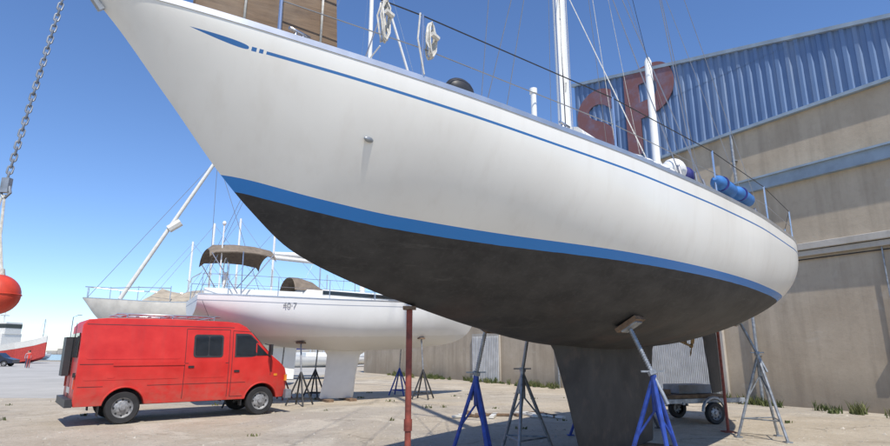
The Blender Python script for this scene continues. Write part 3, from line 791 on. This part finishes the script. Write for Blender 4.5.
mb.tube([(3.2,.5,2.38),(2.9,.5,3.0)],.006,2,n=5)
mb.build('van_fittings',['glass','blackpl','black','red','lamp','black','hub','alu','grey','amber'],van)
mb=MB()
for sg in (-.55,.55): mb.tube([(.7,sg,2.49),(3.1,sg,2.49)],.022,0)
for i in range(9): mb.tube([(.75+i*.28,-.55,2.49),(.75+i*.28,.55,2.49)],.014,0)
for x in (.9,1.9,2.9):
    for sg in (-.75,.75): mb.tube([(x,sg,2.33),(x,sg,2.47)],.014,0)
    mb.tube([(x,-.78,2.46),(x,.78,2.46)],.018,0)
mb.build('roof_rack',['alu'],van)

def pcar(name,x,y,rz,mt):
    car=empty(name,(x,y,0),rz); mb=MB()
    cp=[(0,.4)]+arc(.85,.33,.38,0,0,.36,8)+arc(3.4,.33,.38,0,0,.36,8)+[(4.2,.38),(4.25,.75),(3.3,1.0),(2.7,1.5),(.9,1.55),(.25,1.1),(0,.95)]
    mb.prism([(x,-.87,z) for x,z in cp],[(x,.87,z) for x,z in cp],0)
    for sg in (-1,1):
        mb.prism([(.6,sg*.876,1.05),(3.1,sg*.876,1.02),(2.62,sg*.876,1.42),(.95,sg*.876,1.46)],[(.6,sg*.86,1.05),(3.1,sg*.86,1.02),(2.62,sg*.86,1.42),(.95,sg*.86,1.46)],1)
        wheel(mb,.85,sg*.78,.32,.2,sg,2,3); wheel(mb,3.4,sg*.78,.32,.2,sg,2,3)
    mb.build('car_body',[mt,'glass','black','hub'],car,bevel=.03)
pcar('parked_car',-53.2,65,R(14),'carblue')
pcar('parked_car.001',-58,88,R(60),'cargrey')
pcar('parked_car.002',-49.5,92,R(-20),'carblue')

# ------------------------------------------------------------------ people
def person(name,x,y,rz,top=(.6,.05,.03)):
    e=empty(name,(x,y,0),rz)
    J=[(0,0,.95),(0,0,1.15),(0,0,1.38),(0,0,1.5),(0,.01,1.58),(.09,0,.92),(.11,.06,.5),(.11,-.03,.09),(.11,.1,.04),
       (-.09,0,.92),(-.1,-.05,.5),(-.11,-.18,.1),(-.11,-.06,.04),(.19,0,1.42),(.25,-.03,1.15),(.24,.08,.9),(.24,.12,.82),(-.19,0,1.42),(-.25,.02,1.15),(-.24,.14,.93),(-.24,.19,.86)]
    E=[(0,1),(1,2),(2,3),(3,4),(0,5),(5,6),(6,7),(7,8),(0,9),(9,10),(10,11),(11,12),(2,13),(13,14),(14,15),(15,16),(2,17),(17,18),(18,19),(19,20)]
    Rr=[.14,.13,.15,.07,.055,.1,.07,.05,.04,.1,.07,.05,.04,.065,.045,.035,.03,.065,.045,.035,.03]
    me=bpy.data.meshes.new('body'); me.from_pydata(J,E,[]); o=bpy.data.objects.new('body',me); scene.collection.objects.link(o); o.parent=e
    m=o.modifiers.new('skin','SKIN')
    for i,sv in enumerate(me.skin_vertices[0].data): sv.radius=(Rr[i],Rr[i]*.8); sv.use_root=(i==0)
    o.modifiers.new('sub','SUBSURF').levels=2
    t=NT('clothes'); sp=t.n('ShaderNodeSeparateXYZ'); t.l(t.coord(),sp.inputs[0])
    c=t.mix(t.m('GREATER_THAN',sp.outputs[2],.95),(.3,.04,.03) if top[0]>.5 else (.04,.05,.1),top); c=t.mix(t.m('GREATER_THAN',sp.outputs[2],1.49),c,(.5,.3,.22)); t.l(c,t.b.inputs['Base Color'])
    me.materials.append(t.mat)
    mb=MB(); mb.ell((0,.02,1.65),(.075,.095,.115),0,14,10); mb.ell((0,0,1.69),(.083,.1,.095),1,14,10); mb.ell((0,.115,1.64),(.014,.02,.02),0,8,5)
    for sg in (-1,1): mb.ell((sg*.078,.01,1.65),(.012,.02,.03),0,8,5); mb.ell((sg*.03,.108,1.665),(.012,.006,.007),1,8,5)
    mb.build('head',['skin','hair'],e)
person('person',-42.6,59,R(40))
person('person.001',-43.6,60.2,R(220),(.3,.3,.33))

# ------------------------------------------------------------------ building
B=empty('boatyard_warehouse',(11.36,16.1,0),R(-59))
mb=MB()
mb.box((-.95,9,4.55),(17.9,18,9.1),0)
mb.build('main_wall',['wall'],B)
mb=MB(); mb.box((-22.5,8,2.7),(25.2,15.5,5.4),0); mb.box((-22.5,8,5.45),(25.5,15.8,.12),1)
mb.build('low_wing',['wall','ledge'],B)
def roofz(x): return 13.95-(x+9.9)*.262
mb=MB(); x=-9.95; pts=[]
while x<8.0:
    for dx,dy in ((0,-.05),(.13,-.05),(.17,-.11),(.28,-.11),(.32,-.05)):
        if dx<.32: pts.append((x+dx,dy))
    x+=.32
mb.loft([[(p[0],p[1],9.0) for p in pts],[(p[0],p[1],max(9.05,min(11.3,roofz(p[0])))) for p in pts]],0,closed=False,smooth=False)
mb.loft([[(p[0],p[1]-.012,11.25) for p in pts if roofz(p[0])>11.3],[(p[0],p[1]-.012,roofz(p[0])) for p in pts if roofz(p[0])>11.3]],0,closed=False,smooth=False)
mb.loft([[(-9.95-(.05 if j%2 else 0),-.05+j*.16,9.0) for j in range(110)],[(-9.95-(.05 if j%2 else 0),-.05+j*.16,13.9) for j in range(110)]],0,closed=False,smooth=False)
mb.build('blue_cladding',['clad'],B,fix=False)
mb=MB()
mb.prism([(-10.05,-.2,13.93),(8.6,-.2,roofz(8.6)),(8.6,-.2,roofz(8.6)+.12),(-10.05,-.2,14.07)],[(-10.05,18,13.93),(8.6,18,roofz(8.6)),(8.6,18,roofz(8.6)+.12),(-10.05,18,14.07)],0)
mb.box((-.95,-.09,9.0),(18,.16,.1),0)
mb.build('roof_edge',['beam'],B)
mb=MB()
mb.box((-.95,-.09,6.95),(18.0,.2,.36),0); mb.box((-.95,-.13,7.16),(18.0,.3,.06),0); mb.build('steel_band',['beam'],B)
mb=MB()
mb.box((-.95,-.11,4.7),(18.0,.24,.2),0); mb.box((-.95,-.07,4.5),(18.0,.14,.16),0)
for x in (-9.8,-3.9,2.0,7.9): mb.box((x,-.05,2.2),(.35,.12,4.4),0)
mb.build('concrete_ledge',['ledge'],B,bevel=.015)
mb=MB()
mb.box((-5.4,-.04,1.6),(3.0,.1,3.2),1)
for i in range(38): mb.box((-6.75+i*.073,-.105,1.55),(.036,.03,3.0),0)
mb.tube([(-2.6,-.12,0),(-2.6,-.12,9)],.05,2,n=10)
for z in (1.5,3.5,5.5,8): mb.box((-2.6,-.07,z),(.16,.14,.04),2)
mb.tube([(1.2,-.08,0),(1.2,-.08,4.4)],.02,2); mb.box((1.2,-.1,1.5),(.25,.14,.35),2)
mb.tube([(-12.2,.2,0),(-12.2,.2,5.3)],.05,2)
mb.box((-18,.19,1.3),(2.6,.1,2.6),1)
for i in range(20): mb.box((-19.2+i*.126,.13,1.25),(.06,.03,2.4),0)
mb.tube([(-9,-.05,4.3),(0,-.06,4.33),(7.5,-.05,4.3)],.018,3,n=5)
mb.build('metal_shutter',['shutter','ledge','galv','blackwire'],B)
for nm,txt,x,sz in (('logo_letter','S',-9.85,5.0),('logo_letter.001','P',-7.2,5.0)):
    cu=bpy.data.curves.new(nm,'FONT'); cu.body=txt; cu.size=sz; cu.extrude=.015; cu.offset=.13; cu.materials.append(M['logo'])
    o=bpy.data.objects.new(nm,cu); scene.collection.objects.link(o); o.parent=B; o.location=(x,-.15,9.55); o.rotation_euler=(R(90),0,0)
mb=MB()
def tuft(x,y,h,n):
    for _ in range(n):
        a=random.uniform(0,6.28); r=random.uniform(0,.16); bx=x+r*math.cos(a); by=y+r*math.sin(a)*.6
        hh=h*random.uniform(.4,1.1); lx=random.uniform(-.5,.5)*hh; ly=random.uniform(-.5,.3)*hh; w=random.uniform(.008,.02); a2=random.uniform(0,3.14)
        cx,cy=math.cos(a2)*w,math.sin(a2)*w
        mb.add([(bx-cx,by-cy,0),(bx+cx,by+cy,0),(bx+lx*.4+cx*.8,by+ly*.4+cy*.8,hh*.6),(bx+lx,by+ly,hh),(bx+lx*.4-cx*.8,by+ly*.4-cy*.8,hh*.6)],[(0,1,2,4),(4,2,3)],0)
for _ in range(420):
    x=random.uniform(-30,7); y=-.15-abs(random.gauss(0,.35))+(.25 if x<-10 else 0)
    if random.random()<.55+.5*math.sin(x*1.3): tuft(x,y,random.uniform(.1,.38),random.randint(14,40))
mb.build('weeds',['grass'],None,fix=False,loc=B.location,rz=R(-59))

# ------------------------------------------------------------------ low cart under the stern
T=empty('boat_cart',(5.7,14.0,0),R(15)); mb=MB()
for sg in (-.5,.5): mb.beam((-1.3,sg,.5),(1.3,sg,.5),.06,.1,0)
for x in (-1.2,-.4,.4,1.2): mb.beam((x,-.55,.45),(x,.55,.45),.06,.06,0)
mb.beam((-1.3,0,.46),(-2.2,0,.35),.06,.06,0); mb.tube([(-2.1,0,0.03),(-2.1,0,.45)],.025,0)
for sg in (-1,1):
    wheel(mb,.3,sg*.66,.24,.13,sg,1,2)
    mb.tube([(.3+.3*math.cos(a),sg*.66,.28+.3*math.sin(a)) for a in [math.pi*k/8 for k in range(9)]],.04,0,n=6)
mb.box((-.2,0,.59),(2.0,.9,.08),3); mb.box((.2,.1,.74),(.9,.6,.2),4); mb.box((-.8,-.1,.69),(.5,.4,.12),3)
mb.build('cart_frame',['galv','black','hub','wood','grey'],T,bevel=.008)
mb=MB()
for i in range(14):
    mb.box((1.6+random.uniform(-1.2,1.2),15.2+random.uniform(-.5,.5),.04),(random.uniform(.2,.9),.12,.05),i%2,Matrix.Rotation(random.uniform(0,3),3,'Z'))
mb.build('scrap_timber',['wood','offwhite'])

# ------------------------------------------------------------------ chain + buoy
C=empty('mooring_buoy',(0,0,0)); mb=MB()
p0=Vector((-4.08,5.0,3.2)); d=(Vector((-3.86,5.0,5.06))-p0).normalized(); L=0; i=0
while L<5.2:
    c=p0+d*L; u=Vector((math.cos(.6),math.sin(.6),0)) if i%2 else Vector((-math.sin(.6),math.cos(.6),0))
    pts=[c+u*.021*math.cos(a)+d*(.021*math.sin(a)+(.021 if math.sin(a)>0 else -.021)) for a in [2*math.pi*(k+.5)/12 for k in range(12)]]
    mb.tube(pts,.0085,0,n=6,closed=True); L+=.062; i+=1
hk=p0-d*.02
mb.box(hk-Vector((0,0,.07)),(.07,.05,.14),0); mb.tube([hk-Vector((.04,0,.14)),hk-Vector((-.0,0,.2)),hk-Vector((-.05,0,.14)),hk-Vector((-.03,0,.08))],.013,0)
mb.tube([hk-Vector((0,0,.16)),hk-Vector((-.03,0,.55)),(-3.98,5.0,2.3)],.012,1,n=6)
mb.tube([hk-Vector((.02,0,.16)),hk-Vector((.06,0,.5)),(-4.05,5.02,2.3)],.009,1,n=6)
mb.ell((-4.0,5.0,2.1),(.185,.185,.18),2,28,18); mb.tube([(-4.0,5.0,2.26),(-4.0,5.0,2.33)],[.05,.035],1,n=12)
mb.tube([(-4.0+.187*math.cos(a),5.0+.187*math.sin(a),2.1) for a in [2*math.pi*k/28 for k in range(28)]],.006,2,n=5,closed=True)
mb.build('chain_and_float',['galv','rope','buoy'],C)

# ------------------------------------------------------------------ ground etc.
def sheet(name,pts,z,mat):
    mb=MB(); mb.add([(x,y,z) for x,y in pts],[tuple(range(len(pts)))],0); return mb.build(name,[mat],fix=False)
sheet('ground',[(-1500,-60),(1500,-60),(1500,2500),(-1500,2500)],0,'ground')
edge=[(-140,19)]+[(-140+126*i/60,19+.35*math.sin(i*1.3)+random.uniform(-.12,.12)+ (i/60)*1.5) for i in range(1,61)]
sheet('quay_pavement',edge+[(-8,29),(-12,100),(-140,100)],.004,'quay')
sheet('harbour_water',[(-900,101),(-13,101),(-5,1500),(-900,1500)],.006,'water')
mb=MB(); mb.box((-75,100.6,.1),(130,.6,.2),0); mb.build('quay_edge_kerb',['ledge'])
mb=MB()
for i in range(90):
    x=-420+i*8; h=3.5+2*math.sin(i*.7)+random.random()*1.5; mb.box((x,420,h/2),(8.2,10,h),0)
mb.build('breakwater',['ledge'])
for i,(x,y,h) in enumerate(((-59,90,7),(-35,97,8))):
    mb=MB(); mb.tube([(x,y,0),(x,y,h),(x+.8,y,h+.3)],[.09,.06,.04],0); mb.box((x+1.0,y,h+.3),(.6,.2,.1),0); mb.build('street_lamp'+sfx(i),['galv'])
mb=MB()
for _ in range(7500):
    y=6+abs(random.gauss(0,1))*7; x=random.uniform(-1,1)*(y*.95+1)
    r_=random.uniform(.006,.02)*(1+(random.random()<.04)*1.6); a=random.uniform(0,6.28)
    vs=[]
    for k in range(5): vs.append((x+r_*math.cos(a+k*1.257)*random.uniform(.7,1.2),y+r_*math.sin(a+k*1.257)*random.uniform(.7,1.2),0.001))
    vs.append((x+r_*.2,y,r_*random.uniform(.5,.9)))
    mb.add(vs,[(k,(k+1)%5,5) for k in range(5)],0)
mb.build('pebbles',['stone'],fix=False)
mb=MB()
for _ in range(45):
    y=random.uniform(11,24); x=random.uniform(-14,8)
    if abs(x+6.5)<2.5 and y<17: continue
    tuft(x,y,random.uniform(.04,.12),random.randint(8,20))
mb.build('weed_tufts',['grass'],fix=False)

# ------------------------------------------------------------------ light
el=56; az=Vector((.26,-.96)); az.normalize()
sd=Vector((az.x*math.cos(R(el)),az.y*math.cos(R(el)),math.sin(R(el))))
li=bpy.data.lights.new('sun','SUN'); li.energy=5.0; li.angle=R(.53); li.color=(1,.94,.85)
so=bpy.data.objects.new('sun',li); scene.collection.objects.link(so); so.rotation_euler=sd.to_track_quat('Z','Y').to_euler()
w=bpy.data.worlds.new('World'); scene.world=w; w.use_nodes=True
wt=w.node_tree
sk=wt.nodes.new('ShaderNodeTexSky'); sk.sky_type='NISHITA'; sk.sun_disc=False
sk.sun_elevation=R(el); sk.sun_rotation=math.atan2(az.x,az.y); sk.air_density=.95; sk.dust_density=.05; sk.ozone_density=3.0
hs=wt.nodes.new('ShaderNodeHueSaturation'); hs.inputs['Saturation'].default_value=1.05; hs.inputs['Value'].default_value=1.2
tn=wt.nodes.new('ShaderNodeMix'); tn.data_type='RGBA'; tn.blend_type='MULTIPLY'; tn.inputs[0].default_value=1; tn.inputs[7].default_value=(.84,.92,1.08,1)
bg=wt.nodes['Background']; wt.links.new(sk.outputs[0],hs.inputs['Color']); wt.links.new(hs.outputs[0],tn.inputs[6]); wt.links.new(tn.outputs[2],bg.inputs[0]); bg.inputs[1].default_value=.14
scene.view_settings.view_transform='Standard'; scene.view_settings.look='None'; scene.view_settings.exposure=0

cd=bpy.data.cameras.new('camera'); cam=bpy.data.objects.new('camera',cd); scene.collection.objects.link(cam)
cam.location=(0,0,1.6); cam.rotation_euler=(R(90+12.97),0,0); cd.sensor_width=36; cd.lens=36*560/890; cd.clip_end=5000; cd.clip_start=.05
scene.camera=cam
